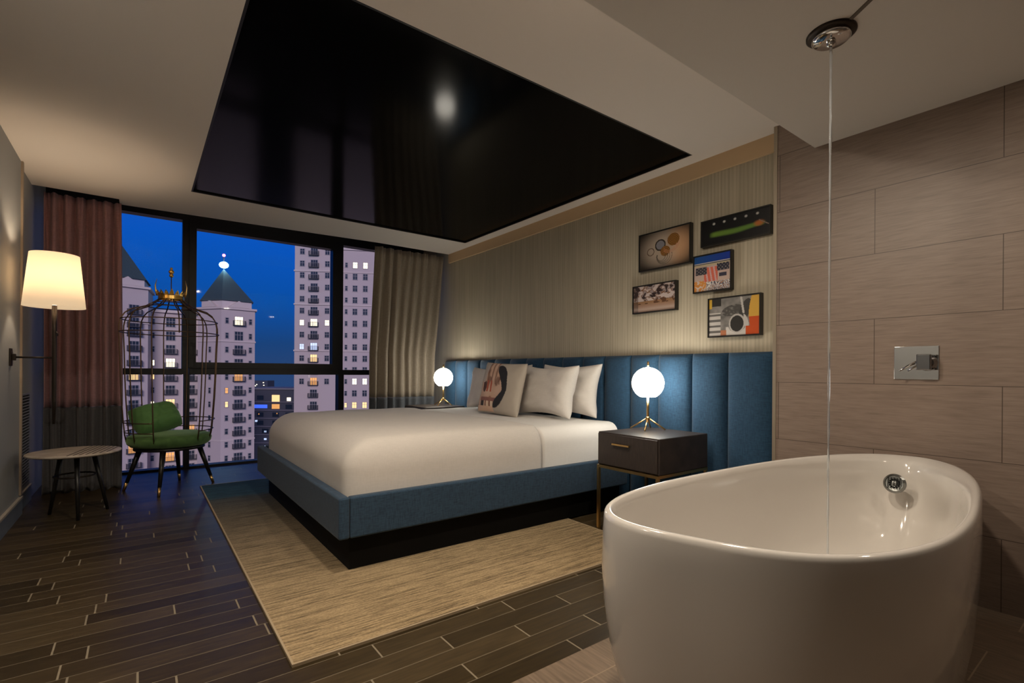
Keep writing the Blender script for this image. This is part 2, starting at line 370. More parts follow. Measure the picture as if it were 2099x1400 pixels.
# ---------------------------------------------------------------- curtains
def curtain(label, x_top, x_bot, nf, seed, mats, zs, group):
    rnd = random.Random(seed); t = thing('curtain', label, 'curtain', ((x_top[0] + x_top[1]) / 2, 5.62, 0)); ox, oy = t.location.x, 5.62
    ph = [rnd.uniform(-.5, .5) for _ in range(nf + 3)]; am = [rnd.uniform(.55, 1.1) for _ in range(nf + 3)]
    def pt(s, z):
        k = (2.52 - z) / 2.52; kk = min(1, k / .5) if x_bot[2] else k
        xa = x_top[0] + (x_bot[0] - x_top[0]) * kk; xb = x_top[1] + (x_bot[1] - x_top[1]) * kk
        q = s * nf; i = int(q); f = q - i
        a = am[i] * (1 - f) + am[i + 1] * f; p = ph[i] * (1 - f) + ph[i + 1] * f
        d = math.sin(2 * PI * q + p) * a
        d = math.copysign(abs(d) ** .8, d)
        amp = .028 + .022 * min(1, k * 3)
        fine = (1 - min(1, k * 6)) * .012 * math.sin(2 * PI * q * 2.3 + p)
        return (xa + (xb - xa) * s + .010 * math.sin(2 * PI * q * .5 + 3 * z * .4) * k - ox, d * amp + fine + .01 * math.sin(z * 2 + q), z)
    def sheet(z0, z1, m, nm):
        b = B(); ns, nz = nf * 16, 24
        V = [[b.verts.new(pt(i / ns, z0 + (z1 - z0) * j / nz)) for i in range(ns + 1)] for j in range(nz + 1)]
        for j in range(nz):
            for i in range(ns): b.faces.new((V[j][i], V[j][i + 1], V[j + 1][i + 1], V[j + 1][i]))
        o = mesh(nm, b, m, t, True); sd = o.modifiers.new('s', 'SOLIDIFY'); sd.thickness = .003
        return o
    sheet(zs, 2.515, mats[0], 'upper_panel'); sheet(-.001, zs - .001, mats[1], 'lower_band')
    return t
curtain('mauve curtain with charcoal lower band behind the small round table', (-.645, -.14), (-.645, -.125, 0), 6, 3, (M['curt_mauve'], M['curt_grey']), .725, None)
curtain('taupe curtain with slate lower band behind the far bedside lamp', (2.19, 3.115), (2.13, 2.975, 1), 8, 8, (M['curt_taupe'], M['curt_slate']), .735, None)

# ---------------------------------------------------------------- rug
r = thing('area_rug', 'ombre rug under the bed, teal by the window fading to cream', 'rug', (1.5, 3.54, 0))
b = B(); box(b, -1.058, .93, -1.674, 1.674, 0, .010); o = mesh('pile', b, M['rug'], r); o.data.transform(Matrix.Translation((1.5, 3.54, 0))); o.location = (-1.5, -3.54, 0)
b = B(); box(b, -1.066, -1.058, -1.682, 1.682, 0, .011); box(b, -1.058, .93, -1.682, -1.674, 0, .011); box(b, -1.058, .93, 1.674, 1.682, 0, .011); box(b, .93, .938, -1.682, 1.682, 0, .011); mesh('binding', b, M['rug_edge'], r)

# ---------------------------------------------------------------- bed
RT_ = .011
bed = thing('platform_bed', 'king bed with slate blue upholstered rails on a black plinth', 'bed', (.80, 3.585, RT_))
def L(x, y, z): return (x - .80, y - 3.585, z - RT_)
def lbox(b, x0, x1, y0, y1, z0, z1, mi=0): box(b, x0 - .80, x1 - .80, y0 - 3.585, y1 - 3.585, z0 - RT_, z1 - RT_, mi)
b = B(); lbox(b, .877, 2.98, 2.576, 4.59, RT_, .2); mesh('plinth', b, M['plinth'], bed)
b = B(); lbox(b, .80, .856, 2.50, 4.67, .194, .407); bevel(mesh('foot_rail', b, M['rail_blue'], bed), .012)
b = B(); lbox(b, .857, 2.99, 2.50, 2.553, .194, .405); bevel(mesh('side_rail', b, M['rail_blue'], bed), .012)
b = B(); lbox(b, .857, 2.99, 4.617, 4.67, .194, .405); bevel(mesh('side_rail', b, M['rail_blue'], bed), .012)
b = B(); lbox(b, .857, 2.98, 2.554, 4.616, .2, .3); mesh('platform', b, M['plinth'], bed)
b = B(); lbox(b, .90, 2.97, 2.60, 4.57, .3, .60); bevel(mesh('mattress', b, M['sheet'], bed), .05, 4)

def soft_box(name, m, x0, x1, y0, y1, z0, z1, r, crown=.0, wr=.004, label=None, cat=None, n=(70, 70, 14), open_bottom=True, seed=0, fold=None):
    b = B(); cx, cy, cz = (x0 + x1) / 2, (y0 + y1) / 2, z0
    nx, ny, nz = n
    def P(u, v, w):
        p = Vector((x0 + (x1 - x0) * u, y0 + (y1 - y0) * v, z0 + (z1 - z0) * w))
        rx0, rx1, ry, rz = r
        lo = Vector((x0 + rx0, y0 + ry, -9)); hi = Vector((x1 - rx1, y1 - ry, z1 - rz))
        q = Vector((min(max(p.x, lo.x), hi.x), min(max(p.y, lo.y), hi.y), min(p.z, hi.z)))
        d = p - q
        # ellipsoidal rounding
        ax = rx0 if d.x < 0 else max(rx1, 1e-4)
        e = Vector((d.x / ax if ax > 1e-3 else 0, d.y / ry, d.z / rz)); le = e.length
        if le > 1e-6:
            mxc = max(abs(e.x), abs(e.y), abs(e.z)); e = e / le * mxc
            d2 = Vector((e.x * ax if ax > 1e-3 else d.x, e.y * ry, e.z * rz)); p = q + d2
        sx = (p.x - cx) / (x1 - x0) * 2; sy = (p.y - cy) / (y1 - y0) * 2
        hz = max(0, (p.z - z0) / (z1 - z0))
        p.z += crown * (1 - sx ** 4) * (1 - sy ** 4) * hz
        nn = noise.noise(Vector((p.x * 2.2 + seed, p.y * 2.2, p.z * 3))) + .5 * noise.noise(Vector((p.x * 5 + seed, p.y * 5, p.z * 6)))
        p.z += wr * nn * 1.5 * hz; p.y += wr * nn * (1 if sy > 0 else -1) * .7; p.x += wr * nn * (-.7)
        return p
    cache = {}
    def V(i, j, k):
        key = (i, j, k)
        if key not in cache: cache[key] = b.verts.new(P(i / nx, j / ny, k / nz) - Vector((cx, cy, z0)))
        return cache[key]
    for i in range(nx):
        for j in range(ny): b.faces.new((V(i, j, nz), V(i + 1, j, nz), V(i + 1, j + 1, nz), V(i, j + 1, nz)))
    for k in range(nz):
        for i in range(nx):
            b.faces.new((V(i, 0, k), V(i + 1, 0, k), V(i + 1, 0, k + 1), V(i, 0, k + 1))); b.faces.new((V(i, ny, k), V(i + 1, ny, k), V(i + 1, ny, k + 1), V(i, ny, k + 1)))
        for j in range(ny):
            b.faces.new((V(0, j, k), V(0, j + 1, k), V(0, j + 1, k + 1), V(0, j, k + 1))); b.faces.new((V(nx, j, k), V(nx, j + 1, k), V(nx, j + 1, k + 1), V(nx, j, k + 1)))
    o = mesh(name, b, m, None, True, (cx, cy, z0)); tag(o, label, cat)
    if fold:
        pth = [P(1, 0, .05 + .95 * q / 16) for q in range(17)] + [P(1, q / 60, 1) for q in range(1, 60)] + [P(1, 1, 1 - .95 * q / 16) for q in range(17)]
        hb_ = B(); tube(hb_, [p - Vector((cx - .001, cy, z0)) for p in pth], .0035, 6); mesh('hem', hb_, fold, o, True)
    return o
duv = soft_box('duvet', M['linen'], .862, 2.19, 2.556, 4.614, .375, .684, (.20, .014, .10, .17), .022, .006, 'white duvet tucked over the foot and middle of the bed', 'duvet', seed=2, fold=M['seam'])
sh = soft_box('bed_sheet', M['sheet'], 2.196, 2.985, 2.568, 4.602, .375, .664, (.01, .03, .09, .10), .012, .004, 'white fitted sheet at the pillow end of the bed', 'sheet', seed=9)

# ---------------------------------------------------------------- headboard
hb = thing('headboard', 'wide channel tufted blue headboard running along the wall', 'headboard', (XW, 3.5, 0))
b = B(); box(b, -.045, -.002, 1.452 - 3.5, 5.52 - 3.5, .0, 1.17); mesh('backing', b, M['plinth'], hb)
ys = [1.449, 1.756, 2.019, 2.300, 2.558, 2.830, 3.085, 3.348, 3.616, 3.880, 4.150, 4.430, 4.709, 4.985, 5.26, 5.52]
for a, c_ in zip(ys, ys[1:]):
    b = B(); n = 18; w = c_ - a; rings = []
    zt = 1.185; zl = [0.0, .04, .1] + [.1 + (zt - .16) * i / 12 for i in range(1, 13)] + [zt - .03, zt - .012, zt]
    for z in zl:
        k = 1.
        if z > zt - .05: k = math.sqrt(max(0, 1 - ((z - zt + .05) / .05) ** 2))
        ring = []
        for i in range(n + 1):
            s = -1 + 2 * i / n
            d = .046 + .054 * (1 - abs(s) ** 2.6) ** .5
            ring.append((-.044 - (d - .042) * (k if k > .05 else .05), a + w * (s + 1) / 2 - 3.5, z))
        ring.append((-.044, c_ - 3.5, z)); ring.append((-.044, a - 3.5, z)); rings.append(ring)
    loft(b, rings); mesh('padded_channel', b, M['navy'], hb, True)

# ---------------------------------------------------------------- pillows
def pillow_mesh(w, h, th, n=34, seed=0, m=None, art=None, tuck=.30, puff=.55):
    b = B(); V = {}
    cl = b.loops.layers.float_color.new('Col') if art else None
    def P(i, j, side):
        s = -1 + 2 * i / n; t = -1 + 2 * j / n
        px = w / 2 * s * (1 - tuck * .6 * (1 - t * t) * abs(s) ** 2 * .0 - tuck * .5 * (math.cos(t * PI / 2)) * abs(s)); pz = h / 2 * t * (1 - tuck * .5 * math.cos(s * PI / 2) * abs(t))
        f = (max(0, (1 - s ** 4)) * max(0, (1 - t ** 4))) ** puff
        nn = noise.noise(Vector((s * 2.1 + seed, t * 2.1, side * 3.))) * .18 + noise.noise(Vector((s * 5 + seed, t * 5, side))) * .06
        return Vector((side * th / 2 * f * (1 + nn), px, pz + h / 2 - 0.0))
    def gv(i, j, side):
        key = (i, j, 0 if i in (0, n) or j in (0, n) else side)
        if key not in V: V[key] = b.verts.new(P(i, j, key[2] if key[2] else 0) if key[2] else P(i, j, 0))
        return V[key]
    for side in (-1, 1):
        for i in range(n):
            for j in range(n):
                q = [gv(i, j, side), gv(i + 1, j, side), gv(i + 1, j + 1, side), gv(i, j + 1, side)]
                f = b.faces.new(q)
                if art:
                    for lp, (a_, c_) in zip(f.loops, ((i, j), (i + 1, j), (i + 1, j + 1), (i, j + 1))):
                        lp[cl] = (*(art(1 - a_ / n, c_ / n) if side < 0 else (.45, .40, .34)), 1)
    return b
def pillow(x, y, z, w, h, th, tilt, yaw, seed, label, grp=None):
    o = mesh('pillow', pillow_mesh(w, h, th, seed=seed), M['linen'], None, True, (x, y, z), (0, tilt, yaw))
    o.rotation_euler = (Matrix.Rotation(yaw, 3, 'Z') @ Matrix.Rotation(tilt, 3, 'Y')).to_euler()
    md = o.modifiers.new('s', 'SUBSURF'); md.levels = 1; md.render_levels = 1
    tag(o, label, 'pillow', grp); return o
gp = 'white pillows against the headboard'
ZB = .680
pillow(2.875, 3.07, ZB, .70, .45, .17, math.radians(9), math.radians(2), 1, 'white pillow leaning on the headboard nearest the near bedside lamp', gp)
pillow(2.66, 3.12, ZB, .70, .44, .19, math.radians(13), math.radians(-3), 2, 'plump white pillow in front, between the printed cushion and the rear pillow', gp)
pillow(2.875, 3.93, ZB, .70, .45, .17, math.radians(9), math.radians(-2), 3, 'white pillow hidden behind the printed cushion with only its tip showing', gp)
pillow(2.655, 3.93, ZB, .70, .43, .18, math.radians(13), math.radians(3), 4, 'white pillow beside the far bedside lamp, half covered by the printed cushion', gp)

def sm(a, b_, x):
    t_ = min(1, max(0, (x - a) / (b_ - a) if b_ != a else 0)); return t_ * t_ * (3 - 2 * t_)
def lerp(a, b_, t_): return tuple(a[i] + (b_[i] - a[i]) * t_ for i in range(3))
def nz(x, y, k=0): return noise.noise(Vector((x, y, k * 7.3)))
def in_ell(s, t, cx, cy, rx, ry, ang=0):
    dx, dy = s - cx, t - cy; ca, sa = math.cos(ang), math.sin(ang)
    return ((dx * ca + dy * sa) / rx) ** 2 + ((-dx * sa + dy * ca) / ry) ** 2
def art_cushion(s, t):
    c = (.46, .41, .35)
    hair = (.022, .022, .028); skin = (.50, .31, .22); skin2 = (.66, .48, .38)
    d = in_ell(s, t, .49, .52, .26, .42)
    if d < 1 and s > .36: c = hair
    edge = .60 - .22 * abs(t - .45) - .06 * math.sin(t * 9)
    if s < edge and s > .05 + .10 * t and t > .02:
        c = lerp(skin, skin2, .5 + .5 * nz(s * 6, t * 6))
        c = lerp(c, (.20, .10, .07), sm(.15, .45, nz(s * 9 + 4, t * 7, 6)) * .8)
        if t > .55:                                   # fingers over the face
            k = math.sin((s * 1.0 + t * .12) * 62)
            c = lerp(c, (.16, .07, .05), .8 * max(0, k))
        if .40 < t < .62 and .26 < s < .42 and math.sin(s * 75) > .1: c = (.42, .10, .06)
        if in_ell(s, t, .20, .50, .05, .11) < 1: c = (.10, .05, .045)
        if .22 < t < .30 and s > .12: c = (.28, .13, .11)
        if .12 < t < .22 and s > .14: c = (.05, .04, .04) if s < .24 else ((.70, .55, .42) if math.sin(s * 60) > -.3 else (.25, .12, .08))
        if t < .12: c = lerp(skin2, (.75, .45, .25), .3)
        if in_ell(s, t, .16, .78, .12, .2) < 1 and s < .2: c = (.48, .42, .38)
    return c
cu = mesh('throw_cushion', pillow_mesh(.53, .455, .13, n=110, seed=12, art=art_cushion, tuck=.07), M['print_cloth'], None, True, (2.44, 3.47, ZB + .002))
cu.rotation_euler = (Matrix.Rotation(math.radians(5), 3, 'Z') @ Matrix.Rotation(math.radians(13), 3, 'Y') @ Matrix.Rotation(math.radians(2), 3, 'X')).to_euler()
tag(cu, 'cream cushion printed with a face, fingers and dark hair, in front of the pillows', 'cushion')

# ---------------------------------------------------------------- nightstands and lamps
def nightstand(y0, label):
    t = thing('nightstand', label, 'nightstand', (2.45, y0 + .245, 0), group='bedside nightstands')
    b = B(); box(b, .012, .52, -.245, .245, .436, .655); bevel(mesh('cabinet', b, M['night_wood'], t), .006)
    b = B(); box(b, 0, .011, -.236, .236, .445, .646); dr = bevel(mesh('drawer', b, M['night_wood'], t), .003)
    b = B(); box(b, -.022, -.014, -.04, .10, .582, .594); box(b, -.014, 0, -.03, -.022, .584, .592); box(b, -.014, 0, .082, .09, .584, .592); bevel(mesh('handle', b, M['brass'], dr), .002)
    b = B(); q = .018
    for x0, x1, y0_, y1 in ((0, .52, -.245, -.245 + q), (0, .52, .245 - q, .245), (0, q, -.245 + q, .245 - q), (.52 - q, .52, -.245 + q, .245 - q)): box(b, x0, x1, y0_, y1, .418, .436)
    mesh('base_frame', b, M['brass'], t)
    for x in (0, .52 - q):
        for y in (-.245, .245 - q):
            b = B(); box(b, x, x + q, y, y + q, 0, .418); mesh('leg', b, M['brass'], t)
    return t
ns = nightstand(1.82, 'dark wood nightstand with brass legs between the bed and the bathtub')
ns2 = copy_tree(ns); ns2.location.y = 5.095; ns2['label'] = 'dark wood nightstand on the far window side of the bed'
def table_lamp(x, y, label):
    t = thing('table_lamp', label, 'lamp', (x, y, .655), group='globe bedside lamps')
    for k in range(4):
        a = k * PI / 2 + .5
        b = B(); tube(b, [(0.004 * math.cos(a), .004 * math.sin(a), .080), (.118 * math.cos(a), .118 * math.sin(a), .006)], .0055, 8); mesh('leg', b, M['brass'], t, True)
    b = B(); tube(b, [(0, 0, .07), (0, 0, .228)], .009, 12); ball(b, (0, 0, .078), .016, 8); mesh('stem', b, M['brass'], t, True)
    b = B(); R = .109; cz = .323; th0 = math.asin(.60)
    prof = [(0.001, cz - R * .88), (R * .46, cz - R * .88)] + [(R * math.cos(a), cz + R * math.sin(a)) for a in np.linspace(-math.asin(.88), PI / 2, 26)]
    lathe(b, prof, n=48); mesh('globe', b, M['opal'], t, True)
    b = B(); tube(b, [(0, 0, cz + R - .002), (0, 0, cz + .150)], .007, 12); mesh('finial', b, M['brass'], t, True)
    return t
tl1 = table_lamp(2.815, 2.18, 'brass lamp with a glowing white globe on the near nightstand')
tl2 = copy_tree(tl1); tl2.location = (2.80, 5.05, .655); tl2['label'] = 'brass globe lamp glowing on the far nightstand by the window'

# ---------------------------------------------------------------- pictures
def picture(y1, y0, z0, z1, fn, label, nx, ny, dep=.038):
    t = thing('framed_picture', label, 'picture', (XW, (y0 + y1) / 2, (z0 + z1) / 2), group='framed pictures over the headboard')
    w, h = (y1 - y0) / 2, (z1 - z0) / 2; fw = .009
    b = B(); box(b, -dep, -.002, -w, -w + fw, -h, h); box(b, -dep, -.002, w - fw, w, -h, h); box(b, -dep, -.002, -w + fw, w - fw, -h, -h + fw); box(b, -dep, -.002, -w + fw, w - fw, h - fw, h)
    mesh('frame', b, M['black_wood'], t)
    b = B(); cl = b.loops.layers.float_color.new('Col'); W_, H_ = w - fw, h - fw
    V = [[b.verts.new((-dep + .006, W_ - 2 * W_ * i / nx, -H_ + 2 * H_ * j / ny)) for i in range(nx + 1)] for j in range(ny + 1)]
    for j in range(ny):
        for i in range(nx):
            f = b.faces.new((V[j][i], V[j][i + 1], V[j + 1][i + 1], V[j + 1][i])); c = fn((i + .5) / nx, (j + .5) / ny)
            for lp in f.loops: lp[cl] = (*c, 1)
    mesh('print', b, M['print'], t)
    return t
def art1(s, t):
    v = sm(1.15, .35, in_ell(s, t, .55, .52, .62, .62) ** .5)
    c = lerp((.035, .028, .02), lerp((.42, .34, .27), (.62, .36, .20), sm(.5, .9, s)), v)
    def ring(cx, cy, r, wd, col, base):
        d = math.hypot((s - cx) * 1.45, t - cy)
        return lerp(base, col, .85) if abs(d - r) < wd else base
    d = math.hypot((s - .43) * 1.45, t - .62)
    if d < .15: c = (.22, .22, .25)
    if .12 < d < .16: c = (.05, .04, .035)
    for cx, cy, r in ((.69, .70, .17), (.53, .43, .14)):
        d = math.hypot((s - cx) * 1.45, t - cy)
        if d < r: c = lerp((.36, .17, .03), (.12, .05, .02), .5 + .5 * math.sin(d * 150 + 3 * math.atan2(t - cy, s - cx)))
    c = ring(.23, .48, .10, .013, (.12, .07, .05), c)
    for k in range(4): c = ring(.45 + .02 * k, .30, .12 + .035 * k, .008, (.10, .08, .06), c) if t < .36 else c
    for k in range(3): c = ring(.62, .62, .2 + .03 * k, .006, (.55, .25, .15), c) if t < .58 and s > .5 else c
    return c
def art2(s, t):
    c = (.006, .006, .007)
    for k in range(5):
        d = math.hypot((s - (.19 + .162 * k)) * 2.4, t - .84)
        c = lerp(c, (.50, .50, .48), sm(.07, .02, d))
    m_ = .36 + .05 * s + .02 * math.sin(s * 9); wd = .13 + .03 * math.sin(s * 4)
    v = sm(wd, wd * .2, abs(t - m_)) * sm(.10, .2, s) * sm(.97, .88, s)
    c = lerp(c, lerp((.14, .24, .03), (.09, .20, .04), s), v)
    v2 = sm(.16, .04, math.hypot((s - .86) * 1.6, t - .45)); c = lerp(c, (.42, .13, .03), v2)
    if abs((t - .5) + (s - .9) * 1.8) < .02 and s > .86: c = (.25, .18, .15)
    return c
def art3(s, t):
    if t > .80: return lerp((.010, .07, .25), (.01, .035, .30), s)
    if t > .775: return (.55, .52, .47)
    if t > .755: return (.015, .03, .08)
    c = (.48, .40, .26) if t > .70 else lerp((.55, .42, .34), (.48, .36, .36), t)
    if .47 < t < .68 and .04 < s < .36: c = (.035, .035, .05) if math.sin(s * 60) * math.sin(t * 70) < .5 else (.25, .22, .2)
    elif .52 < t < .72 and .64 < s < .97: c = (.03, .03, .05) if math.sin(s * 70) * math.sin(t * 60) < .6 else (.3, .28, .25)
    elif .36 < t < .46 and .70 < s < .9: c = (.04, .04, .07)
    elif .26 < t < .66 and .28 < s < .66: c = (.62, .14, .09) if math.sin(s * 55 + t * 9) > -.3 else (.60, .38, .38)
    elif t < .30 and s < .34: c = (.62, .26, .06) if nz(s * 14, t * 14) > -.1 else (.6, .5, .45)
    elif t < .24: c = ((.65, .62, .60), (.10, .10, .14), (.45, .25, .15), (.30, .33, .42))[int(abs(nz(s * 9, t * 11, 2)) * 11) % 4]
    return c
def art4(s, t):
    base = lerp((.36, .24, .19), (.28, .15, .07), sm(.1, .42, t)) if t < .42 else (.30, .25, .25)
    if t >= .30:
        n1 = nz(s * 8 + 3, t * 7, 1) + .5 * nz(s * 17, t * 15, 2)
        if t > .42 or n1 > .15:
            if n1 > .12: base = (.035, .02, .018) if t > .5 else (.11, .05, .025)
            elif n1 < -.18: base = (.52, .44, .42)
            elif n1 < -.05: base = (.20, .10, .05)
    if s < .12: base = lerp(base, (.05, .035, .03), .6)
    return lerp(base, (.6, .52, .45), .25 * sm(.12, .0, abs(t - .1)))
def art5(s, t):
    if s > .86 - .06 * math.sin(t * 3):
        return (.62, .36, .06) if t > .45 else (.52, .075, .015)
    if s > .74 and t < .22: return (.52, .075, .015)
    g_ = .20 + .10 * nz(s * 5, t * 5, 3) + .05 * nz(s * 14, t * 14, 4)
    if s < .06 and t > .74: return (.6, .38, .05)
    if s < .25 and t > .80: g_ = .03
    if s < .24 and t < .62: g_ = .50 if math.sin(t * 42) > -.25 else .12
    if in_ell(s, t, .48, .66, .22, .14, .3) < 1: g_ = .07 + .16 * max(0, nz(s * 22, t * 22, 5))
    if in_ell(s, t, .72, .62, .10, .32, -.25) < 1: g_ = .05
    if abs(s - .66 - (.9 - t) * .12) < .02 and t > .55: g_ = .5
    d = in_ell(s, t, .57, .30, .13, .21)
    if d < 1.5: g_ = .45
    if d < 1: g_ = .03
    if .35 < s < .75 and t < .22 and in_ell(s, t, .57, .30, .18, .24) > 1: g_ = .55
    if .24 < s < .36 and t < .14: return (.42, .16, .08)
    if s > .70 and in_ell(s, t, .74, .34, .05, .20, .2) < 1: g_ = .50
    return (g_ * 1.03, g_ * .98, g_ * .93)
picture(2.507, 2.052, 1.832, 2.120, art1, 'black framed print of brown rings and orange discs, left above the horse print', 130, 90)
picture(1.972, 1.495, 1.919, 2.099, art2, 'wide black framed print with five white dots over a green streak', 140, 60)
picture(2.031, 1.747, 1.607, 1.869, art3, 'black framed print of a colourful building under a blue sky', 100, 90)
picture(2.566, 2.169, 1.510, 1.727, art4, 'smaller black framed print of brown and white horses', 120, 70)
picture(1.915, 1.552, 1.292, 1.559, art5, 'black framed grey print of hands and a camera with yellow and red edge', 120, 90)

# ---------------------------------------------------------------- bathtub
tub = thing('bathtub', 'large freestanding white bathtub on the near tile floor', 'bathtub', (2.0, .742, 0))
# rim outline: a slightly skewed, tapering rounded oval
_cx, _cy, _ax, _by, _n, _sh, _sk, _tp, _n2 = 1.9952, .7312, .9541, .3824, 2.62, .0635, -.3216, -.2304, .196
TC = (1.96, .712); NT = 160
def _rim(th):
    lo, hi = .01, 2.; c_, s_ = math.cos(th) * _ax, math.sin(th) * _by
    for _ in range(40):
        m_ = (lo + hi) / 2; x, y = c_ * m_, s_ * m_; bb = _by * (1 + _tp * x / _ax); nn = max(1.2, _n - _n2 * x / _ax)
        if bb <= 0 or abs(x / _ax) ** nn + abs(y / bb) ** nn > 1: hi = m_
        else: lo = m_
    x, y = c_ * lo, s_ * lo; X = x + _sk * y
    return _cx + X, _cy + y + _sh * X
_p = np.array([_rim(t_) for t_ in np.linspace(0, 2 * PI, 1440, endpoint=False)]); _px, _py = _p[:, 0], _p[:, 1]
_d = np.concatenate([[0], np.cumsum(np.hypot(np.diff(np.append(_px, _px[0])), np.diff(np.append(_py, _py[0]))))]); _q = np.linspace(0, _d[-1], NT, endpoint=False)
ox_ = np.interp(_q, _d, np.append(_px, _px[0])); oy_ = np.interp(_q, _d, np.append(_py, _py[0]))
nx2 = np.roll(oy_, -1) - np.roll(oy_, 1); ny2 = -(np.roll(ox_, -1) - np.roll(ox_, 1)); nl = np.hypot(nx2, ny2); nx2 /= nl; ny2 /= nl
for _k in range(3): nx2 = (np.roll(nx2, 1) + 2 * nx2 + np.roll(nx2, -1)) / 4; ny2 = (np.roll(ny2, 1) + 2 * ny2 + np.roll(ny2, -1)) / 4
def off(d, z, kx=1., ky=1.):
    """outline moved inwards by d (array or number) along its normals, then scaled about the middle"""
    x = ox_ - nx2 * d - TC[0]; y = oy_ - ny2 * d - TC[1]
    return [(float(a_ * kx + TC[0] - tub.location.x), float(b_ * ky + TC[1] - tub.location.y), z) for a_, b_ in zip(x, y)]
TZ = .66
wide = np.clip(((ox_ - TC[0]) * .97 - (oy_ - TC[1]) * .30) / .98, 0, 1) ** 2.0
b = B()
rings = [off(0, z, sx, sy) for z, sx, sy in ((0, .84, .80), (.02, .86, .82), (.08, .905, .87), (.16, .945, .92), (.27, .978, .965), (.40, 1.0, .99), (.50, 1.007, 1.003), (.60, 1.004, 1.0), (.642, 1.0, 1.0))]
rings += [off(.003, TZ - .006), off(.010, TZ), off(.018 + .004 * wide, TZ + .001 * 0), off(.024 + .040 * wide, TZ - .004 - .010 * 1), off(.030 + .065 * wide, TZ - .03)]
rings[-2] = [(x, y, TZ - .004 - .012 * float(w_)) for (x, y, z), w_ in zip(rings[-2], wide)]
rings += [off(.026 + .04 * wide, TZ - .10, .975, .97), off(.026 + .04 * wide, TZ - .22, .935, .90), off(.03 + .04 * wide, TZ - .34, .87, .79), off(.03 + .04 * wide, TZ - .41, .77, .64), off(.03 + .04 * wide, TZ - .44, .6, .42), off(.03, TZ - .445, .3, .2)]
loft(b, rings); o = mesh('shell', b, M['porcelain'], tub, True)
# overflow on the inner right-end wall
ov = B(); lathe(ov, [(.044, 0), (.044, .006), (.036, .012), (.034, .008), (.012, .006), (.010, .014), (.001, .015)], n=32)
for k_ in range(5): box(ov, -.026, .026, -.022 + k_ * .011 - .0015, -.022 + k_ * .011 + .0015, .0155, .0165, 1)
for k_ in range(12): box(ov, .018 * math.cos(k_ * PI / 6) - .003, .018 * math.cos(k_ * PI / 6) + .003, .018 * math.sin(k_ * PI / 6) - .003, .018 * math.sin(k_ * PI / 6) + .003, .008, .0125, 1)
o = mesh('overflow_drain', ov, [mat('brushed_drain_metal', (.30, .31, .30), .3, 1.), M['plinth']], tub, False); o.location = (.775, .02, .548); o.rotation_euler = (Matrix.Rotation(math.radians(-76), 3, 'Y')).to_euler()

# ---------------------------------------------------------------- ceiling spout, water, wall valve
sp = thing('ceiling_tub_filler', 'round chrome water spout mounted in the ceiling above the bathtub', 'faucet', (2.072, .775, ZS))
b = B(); lathe(b, [(.082, 0), (.082, -.006), (.074, -.010), (.001, -.010)], n=40); mesh('ceiling_plate', b, M['dark_metal'], sp, True)
b = B(); lathe(b, [(.064, -.0101), (.064, -.024), (.056, -.030), (.001, -.030)], n=40); mesh('rose', b, M['chrome'], sp, True)
b = B(); lathe(b, [(.016, -.0301), (.016, -.044), (.010, -.050), (.001, -.050)], n=24); mesh('nozzle', b, M['chrome'], sp, True)
b = B(); prof = [(.0045 + .0008 * math.sin(k * 2.1) - .0012 * k / 40, ZS - .052 - (ZS - .052 - .215) * k / 40) for k in range(41)]
lathe(b, [(r_, z_ - .215) for r_, z_ in prof], n=10); o = mesh('water_stream', b, M['water'], None, True, (2.072, .775, .215)); tag(o, 'thin vertical stream of water falling from the ceiling into the bathtub', 'water')
vv = thing('wall_valve', 'square chrome valve with a lever handle on the tiled wall', 'faucet', (XT, .755, 1.107))
b = B(); box(b, -.006, 0, -.088, .088, -.082, .082); bevel(mesh('plate', b, M['chrome'], vv), .002)
M['dark_chrome'] = mat('dark_chrome', (.30, .30, .31), .08, 1.)
b = B(); loft(b, [[(x_, -.045 + r_ * math.cos(2 * PI * i / 28), r_ * math.sin(2 * PI * i / 28)) for i in range(28)] for x_, r_ in ((-.0062, .040), (-.012, .040), (-.020, .030), (-.050, .020))]); mesh('stem', b, M['dark_chrome'], vv, True)
b = B(); box(b, -.076, -.0501, -.072, -.018, -.036, .040); bevel(mesh('knob', b, M['dark_chrome'], vv), .004)
b = B(); tube(b, [(-.064, -.020, .004), (-.068, .010, -.014), (-.070, .048, -.040)], [.007, .006, .004], 10); mesh('lever', b, M['chrome'], vv, True)

# ---------------------------------------------------------------- birdcage chair
CH = (.218, 5.356)
ch = thing('birdcage_chair', 'green velvet seat inside a gold crowned wire birdcage canopy', 'chair', (*CH, 0))
b = B(); lathe(b, [(.001, .375), (.235, .375), (.285, .385), (.310, .41), (.317, .44), (.308, .468), (.27, .484), (.17, .49), (.001, .492)], n=48); mesh('seat', b, M['velvet'], ch, True)
b = B(); lathe(b, [(.001, .352), (.265, .352), (.265, .376), (.001, .376)], n=40); mesh('seat_base', b, M['black_wood'], ch, True)
for fx, fy in ((-.11, 5.41), (.127, 5.0), (.305, 5.657), (.55, 5.358)):
    dx, dy = fx - CH[0], fy - CH[1]
    b = B(); P0 = Vector((dx * .66, dy * .66, .353)); P1 = Vector((dx, dy, 0)); tube(b, [P0, P0.lerp(P1, .80)], [.023, .014], 14); lg = mesh('leg', b, M['black_wood'], ch, True)
    b = B(); tube(b, [P0.lerp(P1, .80), P1], [.0145, .011], 14); mesh('leg_tip', b, M['brass'], lg, True)
KR = .86
dome = [(.085, 1.672), (.12, 1.650), (.16, 1.625), (.20, 1.602), (.26, 1.583), (.32, 1.566), (.372, 1.532), (.405, 1.485), (.418, 1.43), (.42, 1.36)]
low = [(.418, 1.2), (.412, 1.0), (.402, .8), (.388, .62), (.376, .5), (.362, .43)]
